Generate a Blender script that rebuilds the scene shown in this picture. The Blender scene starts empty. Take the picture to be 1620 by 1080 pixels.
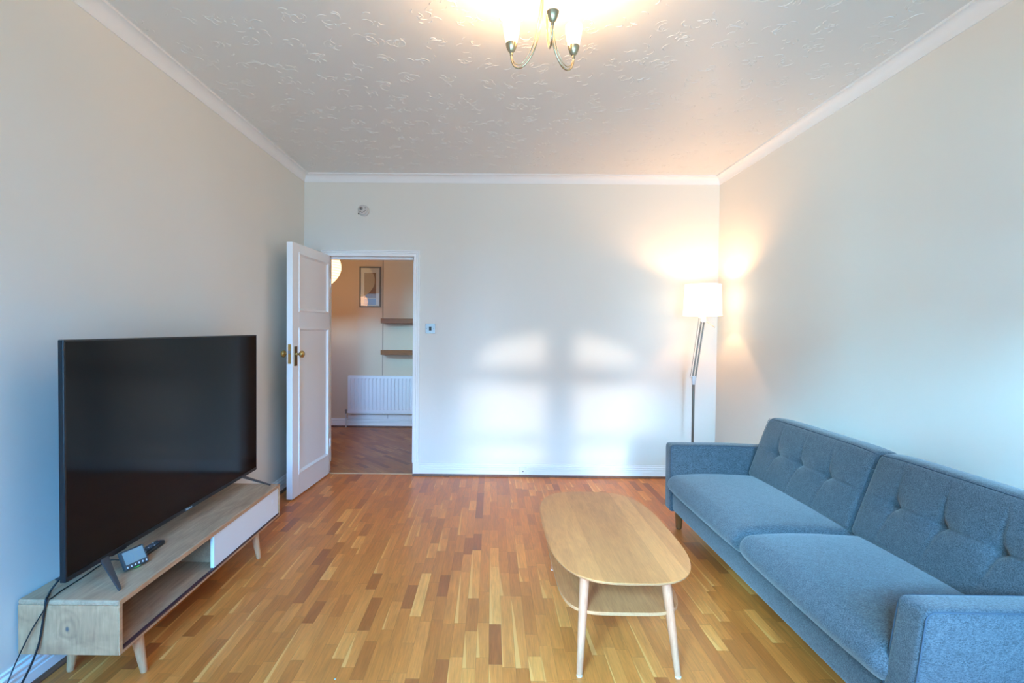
import bpy, bmesh, math, random
from mathutils import Vector, Matrix
random.seed(7)
PI = math.pi
SC = bpy.context.scene
COL = SC.collection

# ------------------------------------------------------------------ materials
def mat(name, color=(.8,.8,.8), rough=.5, metal=0, spec=.5, coat=0, emit=None, estr=0, sheen=0, build=None):
    m = bpy.data.materials.new(name); m.use_nodes = True
    nt = m.node_tree; b = nt.nodes['Principled BSDF']
    b.inputs['Base Color'].default_value = (*color, 1)
    b.inputs['Roughness'].default_value = rough
    b.inputs['Metallic'].default_value = metal
    b.inputs['Specular IOR Level'].default_value = spec
    b.inputs['Coat Weight'].default_value = coat
    b.inputs['Sheen Weight'].default_value = sheen
    if emit:
        b.inputs['Emission Color'].default_value = (*emit, 1)
        b.inputs['Emission Strength'].default_value = estr
    if build: build(nt, b)
    return m

class NB:
    """small node-building helper"""
    def __init__(s, nt): s.nt = nt; s.N = nt.nodes; s.L = nt.links
    def n(s, t, **kw):
        x = s.N.new(t)
        for k, v in kw.items(): setattr(x, k, v)
        return x
    def link(s, a, b): s.L.new(a, b)
    def val(s, inp, v):
        if hasattr(v, 'links') or isinstance(v, bpy.types.NodeSocket): s.L.new(v, inp)
        else: inp.default_value = v
    def math(s, op, a, b=0.0, c=0.0, clamp=False):
        x = s.n('ShaderNodeMath', operation=op); x.use_clamp = clamp
        s.val(x.inputs[0], a); s.val(x.inputs[1], b)
        if op in ('MULTIPLY_ADD', 'COMPARE', 'WRAP', 'SMOOTH_MIN'): s.val(x.inputs[2], c)
        return x.outputs[0]
    def coord(s): return s.n('ShaderNodeTexCoord').outputs['Object']
    def mapping(s, vec, scale=(1,1,1), loc=(0,0,0), rot=(0,0,0)):
        x = s.n('ShaderNodeMapping'); s.link(vec, x.inputs[0])
        x.inputs['Location'].default_value = loc; x.inputs['Rotation'].default_value = rot; x.inputs['Scale'].default_value = scale
        return x.outputs[0]
    def noise(s, vec, scale=5, detail=4, rough=.5, dist=0):
        x = s.n('ShaderNodeTexNoise'); s.link(vec, x.inputs['Vector'])
        x.inputs['Scale'].default_value = scale; x.inputs['Detail'].default_value = detail
        x.inputs['Roughness'].default_value = rough; x.inputs['Distortion'].default_value = dist
        return x.outputs['Fac']
    def ramp(s, fac, stops, interp='LINEAR'):
        x = s.n('ShaderNodeValToRGB'); x.color_ramp.interpolation = interp
        e = x.color_ramp.elements
        while len(e) < len(stops): e.new(.5)
        for q, (p, c) in zip(e, stops): q.position = p; q.color = (*c, 1) if len(c) == 3 else c
        s.link(fac, x.inputs[0]); return x.outputs[0]
    def mix(s, fac, a, b, blend='MIX'):
        x = s.n('ShaderNodeMix', data_type='RGBA', blend_type=blend)
        s.val(x.inputs['Factor'], fac)
        for i, v in ((6, a), (7, b)):
            if isinstance(v, tuple): x.inputs[i].default_value = (*v, 1) if len(v) == 3 else v
            else: s.link(v, x.inputs[i])
        return x.outputs[2]
    def bump(s, h, bsdf, strength=.3, dist=.002):
        x = s.n('ShaderNodeBump'); x.inputs['Strength'].default_value = strength; x.inputs['Distance'].default_value = dist
        s.link(h, x.inputs['Height']); s.link(x.outputs[0], bsdf.inputs['Normal']); return x
    def maprange(s, v, a, b, c=0, d=1, smooth=False):
        x = s.n('ShaderNodeMapRange'); x.interpolation_type = 'SMOOTHSTEP' if smooth else 'LINEAR'
        s.val(x.inputs[0], v)
        for i, q in ((1,a),(2,b),(3,c),(4,d)): x.inputs[i].default_value = q
        return x.outputs[0]

def wall_mat(name, color):
    def f(nt, b):
        k = NB(nt); c = k.coord()
        h = k.noise(k.mapping(c, (1,1,.25)), 140, 3, .6)
        k.bump(h, b, .06, .001)
        v = k.noise(c, 1.3, 3)
        col = k.mix(k.maprange(v, .3, .7), tuple(x*.975 for x in color), color)
        k.link(col, b.inputs['Base Color'])
    return mat(name, color, .62, spec=.3, build=f)

def ceiling_mat():
    def f(nt, b):
        k = NB(nt); c = k.coord()
        k.bump(k.noise(c, 60, 2, .5, .6), b, .06, .002)
    return mat('embossed_ceiling_paper', (.80,.79,.765), .42, spec=.5, build=f)

def parquet_mat(name, dark=1.0, rot=0.0):
    def f(nt, b):
        k = NB(nt); c0 = k.coord()
        c = k.mapping(c0, rot=(0,0,rot)) if rot else c0
        s = k.n('ShaderNodeSeparateXYZ'); k.link(c, s.inputs[0]); x, y = s.outputs[0], s.outputs[1]
        W = .053
        xr = k.math('DIVIDE', x, W); row = k.math('FLOOR', xr); fx = k.math('SUBTRACT', xr, row)
        wn = k.n('ShaderNodeTexWhiteNoise', noise_dimensions='1D'); k.link(k.math('ADD', row, .37), wn.inputs['W'])
        r1 = wn.outputs['Value']
        Lr = k.math('MULTIPLY_ADD', r1, .17, .20)
        # wobble so that joints in one row are not evenly spaced
        u0 = k.math('ADD', k.math('DIVIDE', y, Lr), k.math('MULTIPLY', r1, 37.3))
        u = k.math('ADD', u0, k.math('MULTIPLY', k.math('SINE', k.math('MULTIPLY', u0, 2.1)), .28))
        cell = k.math('FLOOR', u); fu = k.math('SUBTRACT', u, cell)
        cv = k.n('ShaderNodeCombineXYZ'); k.link(row, cv.inputs[0]); k.link(cell, cv.inputs[1]); cv.inputs[2].default_value = 3.1
        w2 = k.n('ShaderNodeTexWhiteNoise', noise_dimensions='3D'); k.link(cv.outputs[0], w2.inputs['Vector'])
        idv = w2.outputs['Value']
        sc = k.n('ShaderNodeSeparateXYZ'); k.link(w2.outputs['Color'], sc.inputs[0])
        base = k.ramp(idv, [(0,(.38,.090,.020)),(.08,(.53,.140,.025)),(.30,(.61,.168,.030)),(.62,(.68,.195,.037)),(.92,(.73,.220,.044)),(.982,(.82,.27,.055)),(1,(.90,.33,.075))])
        # grain, shifted for every stave
        off = k.n('ShaderNodeVectorMath', operation='MULTIPLY_ADD'); k.link(w2.outputs['Color'], off.inputs[0])
        off.inputs[1].default_value = (13, 29, 7); k.link(c, off.inputs[2])
        g = k.noise(k.mapping(off.outputs[0], (1, .055, 1)), 150, 5, .62, .25)
        g2 = k.noise(k.mapping(off.outputs[0], (1, .16, 1)), 22, 3, .5, 1.1)
        gm = k.math('ADD', k.maprange(g, .3, .7, .84, 1.1), k.maprange(g2, .3, .7, -.10, .10))
        gv = k.n('ShaderNodeCombineXYZ')
        for i in range(3): k.link(gm, gv.inputs[i])
        col = k.mix(1.0, base, gv.outputs[0], 'MULTIPLY')
        # pale sapwood edge on some staves, narrowing along the stave
        edge = k.math('MULTIPLY', k.math('SUBTRACT', 1.0, fu), .45)
        sap = k.math('MULTIPLY', k.math('LESS_THAN', fx, k.math('MULTIPLY', edge, sc.outputs[1])), k.math('GREATER_THAN', sc.outputs[0], .70))
        col = k.mix(k.math('MULTIPLY', sap, .75), col, (.90,.37,.095))
        # joints
        ed = k.math('MINIMUM', fx, k.math('SUBTRACT', 1.0, fx))
        eu = k.math('MULTIPLY', k.math('MINIMUM', fu, k.math('SUBTRACT', 1.0, fu)), Lr)
        j = k.math('MAXIMUM', k.maprange(ed, .004, .022, 1, 0), k.maprange(eu, .0003, .0016, 1, 0))
        col = k.mix(k.math('MULTIPLY', j, .38), col, (.12,.04,.012))
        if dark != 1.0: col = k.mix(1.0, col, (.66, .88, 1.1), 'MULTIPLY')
        k.link(col, b.inputs['Base Color'])
        k.link(k.maprange(g2, .3, .7, .31, .36), b.inputs['Roughness'])
        h = k.math('SUBTRACT', 1.0, j)
        k.bump(h, b, .15, .0005)
    return mat(name, (.5,.3,.15), .33, spec=.5, build=f)

def wood(name, dark, light, axis='y', rough=.5, plank=0, fine=170, spec=.4, contrast=1.0):
    st = {'x': (.06,1,1), 'y': (1,.06,1), 'z': (1,1,.06)}[axis]
    def f(nt, b):
        k = NB(nt); c = k.coord()
        a = k.noise(k.mapping(c, st), fine, 5, .6, .2)
        st2 = tuple(max(q, .2) for q in st)
        d = k.noise(k.mapping(c, st2), 14, 3, .55, 1.6)
        t = k.math('ADD', k.math('MULTIPLY', k.maprange(a, .25, .75), .5), k.math('MULTIPLY', k.maprange(d, .25, .75), .5))
        if plank:
            s = k.n('ShaderNodeSeparateXYZ'); k.link(c, s.inputs[0])
            src = s.outputs[0] if axis != 'x' else s.outputs[1]
            wn = k.n('ShaderNodeTexWhiteNoise', noise_dimensions='1D')
            k.link(k.math('FLOOR', k.math('DIVIDE', k.math('ADD', src, 5.013), plank)), wn.inputs['W'])
            t = k.math('ADD', k.math('MULTIPLY', t, .72), k.math('MULTIPLY', wn.outputs['Value'], .34))
        if contrast != 1.0: t = k.maprange(t, .5-.5/contrast, .5+.5/contrast)
        k.link(k.ramp(t, [(.12, dark), (.5, tuple((p+q)/2 for p, q in zip(dark, light))), (.88, light)]), b.inputs['Base Color'])
        k.bump(a, b, .12, .0008)
    return mat(name, light, rough, spec=spec, build=f)

def fabric_mat(name='blue_grey_woven_fabric', lo=(.024,.035,.046), hi=(.092,.116,.134)):
    def f(nt, b):
        k = NB(nt); c = k.coord()
        a = k.noise(k.mapping(c, (1,.45,1)), 420, 3, .7)
        d = k.noise(k.mapping(c, (.5,1,1)), 260, 2, .6)
        e = k.noise(c, 38, 3, .6)
        t = k.math('ADD', k.math('ADD', k.math('MULTIPLY', a, .5), k.math('MULTIPLY', d, .38)), k.math('MULTIPLY', e, .12))
        k.link(k.ramp(t, [(.41, lo), (.60, hi)]), b.inputs['Base Color'])
        k.bump(k.math('ADD', a, d), b, .35, .0012)
    return mat(name, hi, .9, spec=.15, sheen=.25, build=f)

M = {}
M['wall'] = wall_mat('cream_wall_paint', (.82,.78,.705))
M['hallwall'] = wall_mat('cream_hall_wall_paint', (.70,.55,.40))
M['ceiling'] = ceiling_mat()
M['trim'] = mat('white_gloss_paint', (.93,.91,.89), .35)
M['cornice'] = mat('white_matt_cornice', (.88,.87,.86), .6)
M['floor'] = parquet_mat('oak_strip_parquet')
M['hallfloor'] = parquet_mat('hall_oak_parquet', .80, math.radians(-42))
M['darkwood'] = wood('dark_stained_floor_bead', (.10,.04,.025), (.22,.10,.06), 'y', .45)
M['threshold'] = mat('oak_threshold_strip', (.62,.40,.22), .4)
M['stand'] = wood('pale_mango_wood', (.36,.19,.105), (.64,.38,.22), 'y', .5, fine=120)
def knotty(nt, b):
    k = NB(nt); c = k.coord()
    # grain flowing round one knot on the end panel
    s = k.n('ShaderNodeSeparateXYZ'); k.link(c, s.inputs[0])
    dx = k.math('SUBTRACT', s.outputs[0], -.005); dz = k.math('SUBTRACT', s.outputs[2], .245)
    r = k.math('SQRT', k.math('ADD', k.math('MULTIPLY', k.math('MULTIPLY', dx, dx), 2.2), k.math('MULTIPLY', dz, dz)))
    a = k.noise(k.mapping(c, (1,1,.10)), 110, 5, .6, .2)
    n2 = k.noise(c, 9, 3, .5, 1.2)
    rings = k.math('MULTIPLY_ADD', k.math('SINE', k.math('ADD', k.math('MULTIPLY', r, 190), k.math('MULTIPLY', n2, 14))), .5, .5)
    fall = k.maprange(r, .02, .10, 1, .1, True)
    t = k.math('ADD', k.math('MULTIPLY', k.math('ADD', k.maprange(a, .25, .75), k.maprange(n2, .3, .7)), .5), k.math('MULTIPLY', k.math('MULTIPLY', rings, fall), -.30))
    col = k.ramp(t, [(.0,(.34,.15,.072)),(.5,(.53,.25,.122)),(1,(.70,.35,.18))])
    col = k.mix(k.maprange(r, .004, .013, .9, 0, True), col, (.10,.085,.085))
    k.link(col, b.inputs['Base Color']); k.bump(a, b, .12, .0008)
M['stand_end'] = mat('knotty_mango_wood_end', (.5,.42,.33), .5, build=knotty)
M['standedge'] = wood('mango_wood_cut_edge', (.42,.20,.10), (.66,.37,.20), 'y', .5)
M['standleg'] = wood('mango_wood_leg', (.50,.205,.095), (.74,.37,.185), 'z', .45)
M['whitedoor'] = mat('white_lacquer', (.90,.88,.86), .3)
M['hole'] = mat('pale_finger_hole', (.93,.93,.93), .5)
M['plum'] = mat('dark_plum_groove', (.06,.018,.022), .5)
M['oaktop'] = wood('oak_veneer_top', (.45,.145,.040), (.71,.27,.082), 'y', .32, plank=.083, fine=210, spec=.5, contrast=1.15)
M['oakshelf'] = wood('oak_veneer_shelf', (.42,.125,.040), (.66,.25,.085), 'y', .45, fine=140)
M['oakedge'] = wood('oak_edge', (.46,.18,.08), (.60,.28,.13), 'y', .45)
M['ashleg'] = wood('pale_oak_leg', (.44,.165,.085), (.60,.275,.155), 'z', .45, fine=220)
M['fabric'] = fabric_mat()
M['seam'] = mat('blue_fabric_piping', (.055,.075,.10), .9, spec=.1)
M['sofaleg'] = wood('brown_sofa_leg', (.12,.040,.012), (.24,.085,.024), 'z', .4)
M['tvblack'] = mat('black_tv_plastic', (.008,.009,.011), .35, spec=.35)
M['screen'] = mat('black_glossy_screen', (.003,.004,.005), .09, spec=.13)
M['tvfoot'] = mat('grey_blue_metal', (.10,.10,.105), .4, metal=.7)
M['logo'] = mat('silver_lettering', (.55,.57,.6), .4)
M['cable'] = mat('black_rubber_cable', (.01,.011,.013), .45)
M['devicebody'] = mat('charcoal_device_plastic', (.035,.038,.04), .4)
M['lcd'] = mat('grey_green_lcd', (.20,.27,.27), .25)
M['lcdink'] = mat('lcd_dark_segments', (.12,.20,.26), .4)
M['icon'] = mat('pale_icons', (.62,.65,.66), .5)
M['green'] = mat('green_status_light', (.02,.3,.05), .4, emit=(.05,1,.15), estr=.35)
M['red'] = mat('red_rubber_button', (.55,.06,.05), .5)
M['button'] = mat('dark_grey_rubber_buttons', (.10,.12,.14), .5)
M['brass'] = mat('aged_brass', (.62,.42,.15), .25, metal=1)
M['darkbrass'] = mat('dark_bronze_plate', (.20,.12,.04), .35, metal=.85)
M['brass_arm'] = mat('polished_brass_fitting', (.62,.54,.38), .25, metal=1)
M['cup'] = mat('antique_brass_cup', (.50,.44,.30), .30, metal=1)
M['steel'] = mat('brushed_steel', (.28,.27,.26), .38, metal=.9)
M['chromerod'] = mat('brushed_nickel_rod', (.24,.205,.17), .30, metal=1)
M['lampwhite'] = mat('white_lamp_plastic', (.80,.82,.83), .4)
M['black'] = mat('black_plastic', (.01,.01,.01), .4)
M['socketwhite'] = mat('white_socket_plastic', (.82,.83,.85), .35)
M['detector'] = mat('off_white_detector_plastic', (.62,.59,.56), .5)
M['slot'] = mat('dark_vent_slot', (.05,.04,.035), .7)
M['radiator'] = mat('white_radiator_enamel', (.82,.82,.84), .35)
M['shelf'] = wood('brown_stained_shelf', (.17,.050,.006), (.30,.10,.014), 'x', .4)
M['frame'] = mat('grey_picture_frame', (.13,.125,.12), .45)
M['print'] = mat('pale_print_mount', (.55,.52,.47), .6)
M['printdark'] = mat('printed_panel_brown', (.20,.10,.06), .6)
M['printblue'] = mat('printed_panel_blue', (.16,.22,.36), .6)
M['gap'] = mat('dark_panel_gap', (.06,.05,.04), .8)
M['blind'] = mat('cream_roller_blind', (.75,.62,.40), .7)
M['hose'] = mat('copper_pipe_painted_white', (.6,.62,.63), .4)

def glass_thin(nt, b):
    k = NB(nt); out = nt.nodes['Material Output']
    t = k.n('ShaderNodeBsdfTransparent'); g = k.n('ShaderNodeBsdfGlossy'); g.inputs['Roughness'].default_value = .02
    fr = k.n('ShaderNodeFresnel'); fr.inputs[0].default_value = 1.45
    mx = k.n('ShaderNodeMixShader'); k.link(fr.outputs[0], mx.inputs[0]); k.link(t.outputs[0], mx.inputs[1]); k.link(g.outputs[0], mx.inputs[2])
    k.link(mx.outputs[0], out.inputs[0])
M['pane'] = mat('clear_window_glass', build=glass_thin)

def emission(name, color, strength, cam_base=(.9,.88,.82)):
    return mat(name, cam_base, .5, emit=color, estr=strength)
M['shade_glow'] = emission('lit_opal_glass', (1,.62,.30), 10)
M['lamp_glow'] = emission('lit_white_fabric_shade', (1,.80,.60), 2.4)
def lantern(nt, b):
    k = NB(nt); s = k.n('ShaderNodeSeparateXYZ'); k.link(k.coord(), s.inputs[0])
    w = k.math('MULTIPLY_ADD', k.math('SINE', k.math('MULTIPLY', s.outputs[2], 2*PI/.03)), .5, .5)
    k.link(k.ramp(w, [(0,(1,.55,.22)),(.25,(1,.74,.42)),(1,(1,.80,.50))]), b.inputs['Emission Color'])
M['lantern'] = mat('lit_rice_paper', (.8,.7,.5), .7, emit=(1,.7,.4), estr=1.9, build=lantern)

# ------------------------------------------------------------------ mesh helpers
ORG = {}
def origin(o):
    return ORG.get(o.name, Vector((0,0,0))) if o is not None else Vector((0,0,0))

def obj(name, bm, m, parent=None, smooth=False, org=None, auto=None):
    """link bm (built in world coordinates) as one object"""
    me = bpy.data.meshes.new(name)
    if org is None:
        if parent is not None: o0 = origin(parent)
        else: o0 = Vector((0,0,0))
        mine = o0
    else: mine = Vector(org); o0 = origin(parent)
    bmesh.ops.recalc_face_normals(bm, faces=bm.faces)
    bm.transform(Matrix.Translation(-mine))
    if smooth:
        for f in bm.faces: f.smooth = True
        if auto is not None:
            for e in bm.edges:
                if len(e.link_faces) == 2 and e.calc_face_angle(0) > auto: e.smooth = False
    bm.to_mesh(me); bm.free()
    if isinstance(m, (list, tuple)):
        for q in m: me.materials.append(q)
    else: me.materials.append(m)
    o = bpy.data.objects.new(name, me); COL.objects.link(o)
    if parent is not None: o.parent = parent; o.location = mine - o0
    else: o.location = mine
    ORG[o.name] = mine
    return o

def thing(name, label, cat, loc, group=None):
    o = bpy.data.objects.new(name, None); COL.objects.link(o); o.location = loc; o.empty_display_size = .1
    ORG[o.name] = Vector(loc); o['label'] = label; o['category'] = cat
    if group: o['group'] = group
    return o
def tag(o, label, cat, group=None):
    o['label'] = label; o['category'] = cat
    if group: o['group'] = group
    return o
def struct(name, bm, m, parent=None, **k):
    o = obj(name, bm, m, parent, **k)
    if parent is None: o['kind'] = 'structure'
    return o

def B(): return bmesh.new()
def box(bm, x0, x1, y0, y1, z0, z1, bev=0, mi=0, seg=2):
    vs = [bm.verts.new((x, y, z)) for z in (z0, z1) for y in (y0, y1) for x in (x0, x1)]
    fs = [bm.faces.new([vs[i] for i in q]) for q in ((0,2,3,1),(4,5,7,6),(0,1,5,4),(2,6,7,3),(0,4,6,2),(1,3,7,5))]
    for f in fs: f.material_index = mi
    if bev:
        es = list({e for f in fs for e in f.edges})
        bmesh.ops.bevel(bm, geom=es, offset=bev, segments=seg, profile=.5, affect='EDGES', clamp_overlap=True)
    return bm
def ring(bm, c, n, r, axis=(0,0,1), seg=16, ref=None):
    z = Vector(axis).normalized()
    x = Vector(ref) if ref else (Vector((1,0,0)) if abs(z.x) < .9 else Vector((0,1,0)))
    x = (x - z*x.dot(z)).normalized(); y = z.cross(x)
    return [bm.verts.new(Vector(c) + (x*math.cos(2*PI*i/seg) + y*math.sin(2*PI*i/seg))*r) for i in range(seg)]
def skin(bm, rings, cap=True, closed=False):
    n = len(rings[0])
    for a, b in zip(rings, rings[1:] + ([rings[0]] if closed else [])):
        for i in range(n): bm.faces.new((a[i], a[(i+1)%n], b[(i+1)%n], b[i]))
    if cap and not closed: bm.faces.new(rings[0][::-1]); bm.faces.new(rings[-1])
def tube(bm, pts, r, seg=10, cap=True):
    pts = [Vector(p) for p in pts]; rs = r if isinstance(r, (list, tuple)) else [r]*len(pts)
    rings = []; ref = None
    for i, p in enumerate(pts):
        t = (pts[min(i+1, len(pts)-1)] - pts[max(i-1, 0)]).normalized()
        if ref is None: ref = Vector((1,0,0)) if abs(t.x) < .9 else Vector((0,1,0))
        ref = (ref - t*ref.dot(t)).normalized()
        rings.append(ring(bm, p, None, rs[i], t, seg, ref))
    skin(bm, rings, cap); return bm
def loop_tube(bm, pts, r, seg=6):
    pts = [Vector(p) for p in pts]; n = len(pts); rings = []; ref = None
    for i, p in enumerate(pts):
        t = (pts[(i+1)%n] - pts[i-1]).normalized()
        if ref is None:
            nn = (pts[n//3]-pts[0]).cross(pts[2*n//3]-pts[0]); ref = nn.normalized()
        q = (ref - t*ref.dot(t)).normalized()
        rings.append(ring(bm, p, None, r, t, seg, q))
    skin(bm, rings, False, True); return bm
def lathe(bm, prof, c, axis=(0,0,1), seg=32, cap=(True, True)):
    """prof: (radius, height) along axis from c"""
    z = Vector(axis).normalized(); c = Vector(c)
    rings = [ring(bm, c + z*h, None, max(r, 1e-5), z, seg) for r, h in prof]
    skin(bm, rings, False)
    if cap[0]: bm.faces.new(rings[0][::-1])
    if cap[1]: bm.faces.new(rings[-1])
    return bm
def prism(bm, poly, fn0, fn1):
    """poly 2-D points mapped to two faces"""
    a = [bm.verts.new(fn0(p)) for p in poly]; b = [bm.verts.new(fn1(p)) for p in poly]
    n = len(poly)
    for i in range(n): bm.faces.new((a[i], a[(i+1)%n], b[(i+1)%n], b[i]))
    bm.faces.new(a[::-1]); bm.faces.new(b); return bm
def smoothpath(pts, n=8):
    """Catmull-Rom through the points"""
    P = [Vector(p) for p in pts]; P = [P[0]*2-P[1]] + P + [P[-1]*2-P[-2]]; out = []
    for i in range(1, len(P)-2):
        for j in range(n):
            t = j/n; a, b, c, d = P[i-1:i+3]
            out.append(.5*((2*b) + (c-a)*t + (2*a-5*b+4*c-d)*t*t + (3*b-a-3*c+d)*t**3))
    out.append(P[-2]); return out
def rbox(bm, cx, cy, cz, hx, hy, hz, r, n=(8,8,8), k=4, fn=None):
    """rounded box with a regular grid; fn(q, p) deforms: q = local unit coords, p = local position"""
    def coords(h, m):
        a = [-h + r*(1-math.cos(PI/2*i/k)) if True else 0 for i in range(k)]
        inner = [(-h+r) + (2*h-2*r)*i/m for i in range(m+1)]
        return a + inner + [-q for q in a[::-1]]
    X, Y, Z = coords(hx, n[0]), coords(hy, n[1]), coords(hz, n[2])
    def place(p):
        c = Vector((max(-hx+r, min(hx-r, p.x)), max(-hy+r, min(hy-r, p.y)), max(-hz+r, min(hz-r, p.z))))
        d = p - c
        if d.length > 1e-9:
            # map cube shell to sphere of radius r
            d = d.normalized()*r
        q = c + d
        if fn: q = fn(Vector((p.x/hx, p.y/hy, p.z/hz)), q)
        return q + Vector((cx, cy, cz))
    V = {}
    def v(i, j, l):
        if (i, j, l) not in V: V[i, j, l] = bm.verts.new(place(Vector((X[i], Y[j], Z[l]))))
        return V[i, j, l]
    a, b, c = len(X)-1, len(Y)-1, len(Z)-1
    for i in range(a):
        for j in range(b):
            for l in (0, c): bm.faces.new((v(i,j,l), v(i+1,j,l), v(i+1,j+1,l), v(i,j+1,l)))
    for i in range(a):
        for l in range(c):
            for j in (0, b): bm.faces.new((v(i,j,l), v(i+1,j,l), v(i+1,j,l+1), v(i,j,l+1)))
    for j in range(b):
        for l in range(c):
            for i in (0, a): bm.faces.new((v(i,j,l), v(i,j+1,l), v(i,j+1,l+1), v(i,j,l+1)))
    return bm
def profile_run(bm, prof, p0, p1, up=(0,0,1), out=(0,-1,0)):
    """sweep 2-D profile (out, up) from p0 to p1 (straight)"""
    up, out = Vector(up), Vector(out)
    a = [bm.verts.new(Vector(p0) + out*o + up*u) for o, u in prof]
    b = [bm.verts.new(Vector(p1) + out*o + up*u) for o, u in prof]
    n = len(prof)
    for i in range(n): bm.faces.new((a[i], a[(i+1)%n], b[(i+1)%n], b[i]))
    bm.faces.new(a[::-1]); bm.faces.new(b); return bm

# ------------------------------------------------------------------ dimensions
XL, XR, YB, H = -1.704, 2.028, 4.684, 2.715
YW = -0.60                         # window wall behind the camera
DL, DR, DH = -1.497, -.7085, 1.98  # doorway
WT = .115                          # thickness of the wall with the door
YH = 6.947                         # hall far wall

# ------------------------------------------------------------------ shell
struct('floor', box(B(), XL-.2, XR+.2, YW-.3, YB+.03, -.06, 0), M['floor'])
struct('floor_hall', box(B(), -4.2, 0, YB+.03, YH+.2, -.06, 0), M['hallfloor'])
ceil = struct('ceiling', box(B(), XL-.2, XR+.2, YW-.3, YB+.0, H, H+.08), M['ceiling'])
# raised pattern of the embossed paper: sprays of short curled ridges
def relief():
    rnd = random.Random(11); V = []; F = []
    sx = .185
    for iy in range(int((YB-YW)/sx)+1):
        for ix in range(int((XR-XL)/sx)+1):
            x0 = XL+.06 + (ix+.5*(iy % 2)+rnd.uniform(-.28,.28))*sx; y0 = YW + (iy+rnd.uniform(-.28,.28))*sx
            for q in range(rnd.randint(7, 12)):
                a0 = rnd.uniform(0, 2*PI); rr = rnd.uniform(.010, .036); span = rnd.uniform(1.0, 2.7)
                px, py = x0 + rnd.gauss(0, .028), y0 + rnd.gauss(0, .028)
                n = max(5, int(span*rr/.006)); w = rnd.uniform(.0022, .0040); hh = rnd.uniform(.0013, .0025)
                base = len(V); cnt = 0
                for i in range(n+1):
                    t = i/n; a = a0 + span*t; e = math.sin(PI*min(.98, max(.02, t)))**.5
                    for o, z in ((-1,-.0004),(-.55,.75),(0,1),(.55,.75),(1,-.0004)):
                        r_ = rr + o*w*e; V.append((px + r_*math.cos(a), py + r_*math.sin(a), H - z*hh*e if z > 0 else H + .0004)); cnt += 1
                if any(not (XL+.05 < v[0] < XR-.05 and v[1] < YB-.05) for v in V[base:]): del V[base:]; continue
                for i in range(n):
                    for m_ in range(4):
                        a_ = base + i*5 + m_; F.append((a_, a_+1, a_+6, a_+5))
    me = bpy.data.meshes.new('embossed_relief'); me.from_pydata(V, [], F); me.polygons.foreach_set('use_smooth', [True]*len(F)); me.materials.append(M['ceiling'])
    o = bpy.data.objects.new('embossed_relief', me); COL.objects.link(o); o.parent = ceil; o['kind'] = 'stuff'
relief()
struct('wall_left', box(B(), XL-.15, XL, YW, YB+WT, 0, H), M['wall'])
struct('wall_right', box(B(), XR, XR+.15, YW, YB+WT, 0, H), M['wall'])
bm = B(); box(bm, XL, DL-.02, YB, YB+WT, 0, H); box(bm, DR+.02, XR, YB, YB+WT, 0, H); box(bm, DL-.02, DR+.02, YB, YB+WT, DH+.02, H)
struct('wall_back', bm, M['wall'])
# window wall: one wide opening holding an arched pair of casements between two plain side lights
WX0, WX1, WZ0, WZ1 = -1.50, 1.88, .55, 2.42
CW0, CW1 = -.37, 1.33
bm = B(); y0, y1 = YW-.2, YW
box(bm, XL-.15, WX0, y0, y1, 0, H); box(bm, WX1, XR+.15, y0, y1, 0, H); box(bm, WX0, WX1, y0, y1, 0, WZ0); box(bm, WX0, WX1, y0, y1, WZ1, H)
struct('wall_window', bm, M['wall'])
bm = B(); fy0, fy1 = YW-.13, YW-.08
XM0, XM1 = .355, .62
box(bm, CW0-.10, CW0, fy0, fy1, WZ0, WZ1); box(bm, CW1, CW1+.10, fy0, fy1, WZ0, WZ1)
box(bm, WX0, WX0+.05, fy0, fy1, WZ0, WZ1); box(bm, WX1-.05, WX1, fy0, fy1, WZ0, WZ1)
box(bm, XM0, XM1, fy0, fy1, WZ0, WZ1); box(bm, WX0, WX1, fy0, fy1, WZ0, WZ0+.05); box(bm, WX0, WX1, fy0, fy1, WZ1-.05, WZ1)
box(bm, CW0, CW1, fy0, fy1, .98, 1.05); box(bm, CW0, CW1, fy0, fy1, 1.78, 1.94); box(bm, CW0, CW1, fy0+.01, fy1-.01, 1.235, 1.325)
cxw, aw, hw = (CW0+CW1)/2-.02, .72, .31
N = 24
for sgn in (-1, 1):
    e_ = CW1 if sgn > 0 else CW0
    pts = [(cxw + sgn*aw*math.sin(PI/2*i/N), 1.94 + hw*math.cos(PI/2*i/N)) for i in range(N+1)]
    prism(bm, pts + [(e_, 1.94), (e_, WZ1), (cxw, WZ1)], lambda p: Vector((p[0], fy0, p[1])), lambda p: Vector((p[0], fy1, p[1])))
wf = struct('window_1', bm, M['trim'])
obj('glass_pane', box(B(), WX0+.02, WX1-.02, YW-.108, YW-.104, WZ0+.02, WZ1-.02), M['pane'], wf)
obj('window_sill', box(B(), WX0-.06, WX1+.06, YW-.08, YW+.10, WZ0-.035, WZ0, .006), M['trim'], wf)

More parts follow.
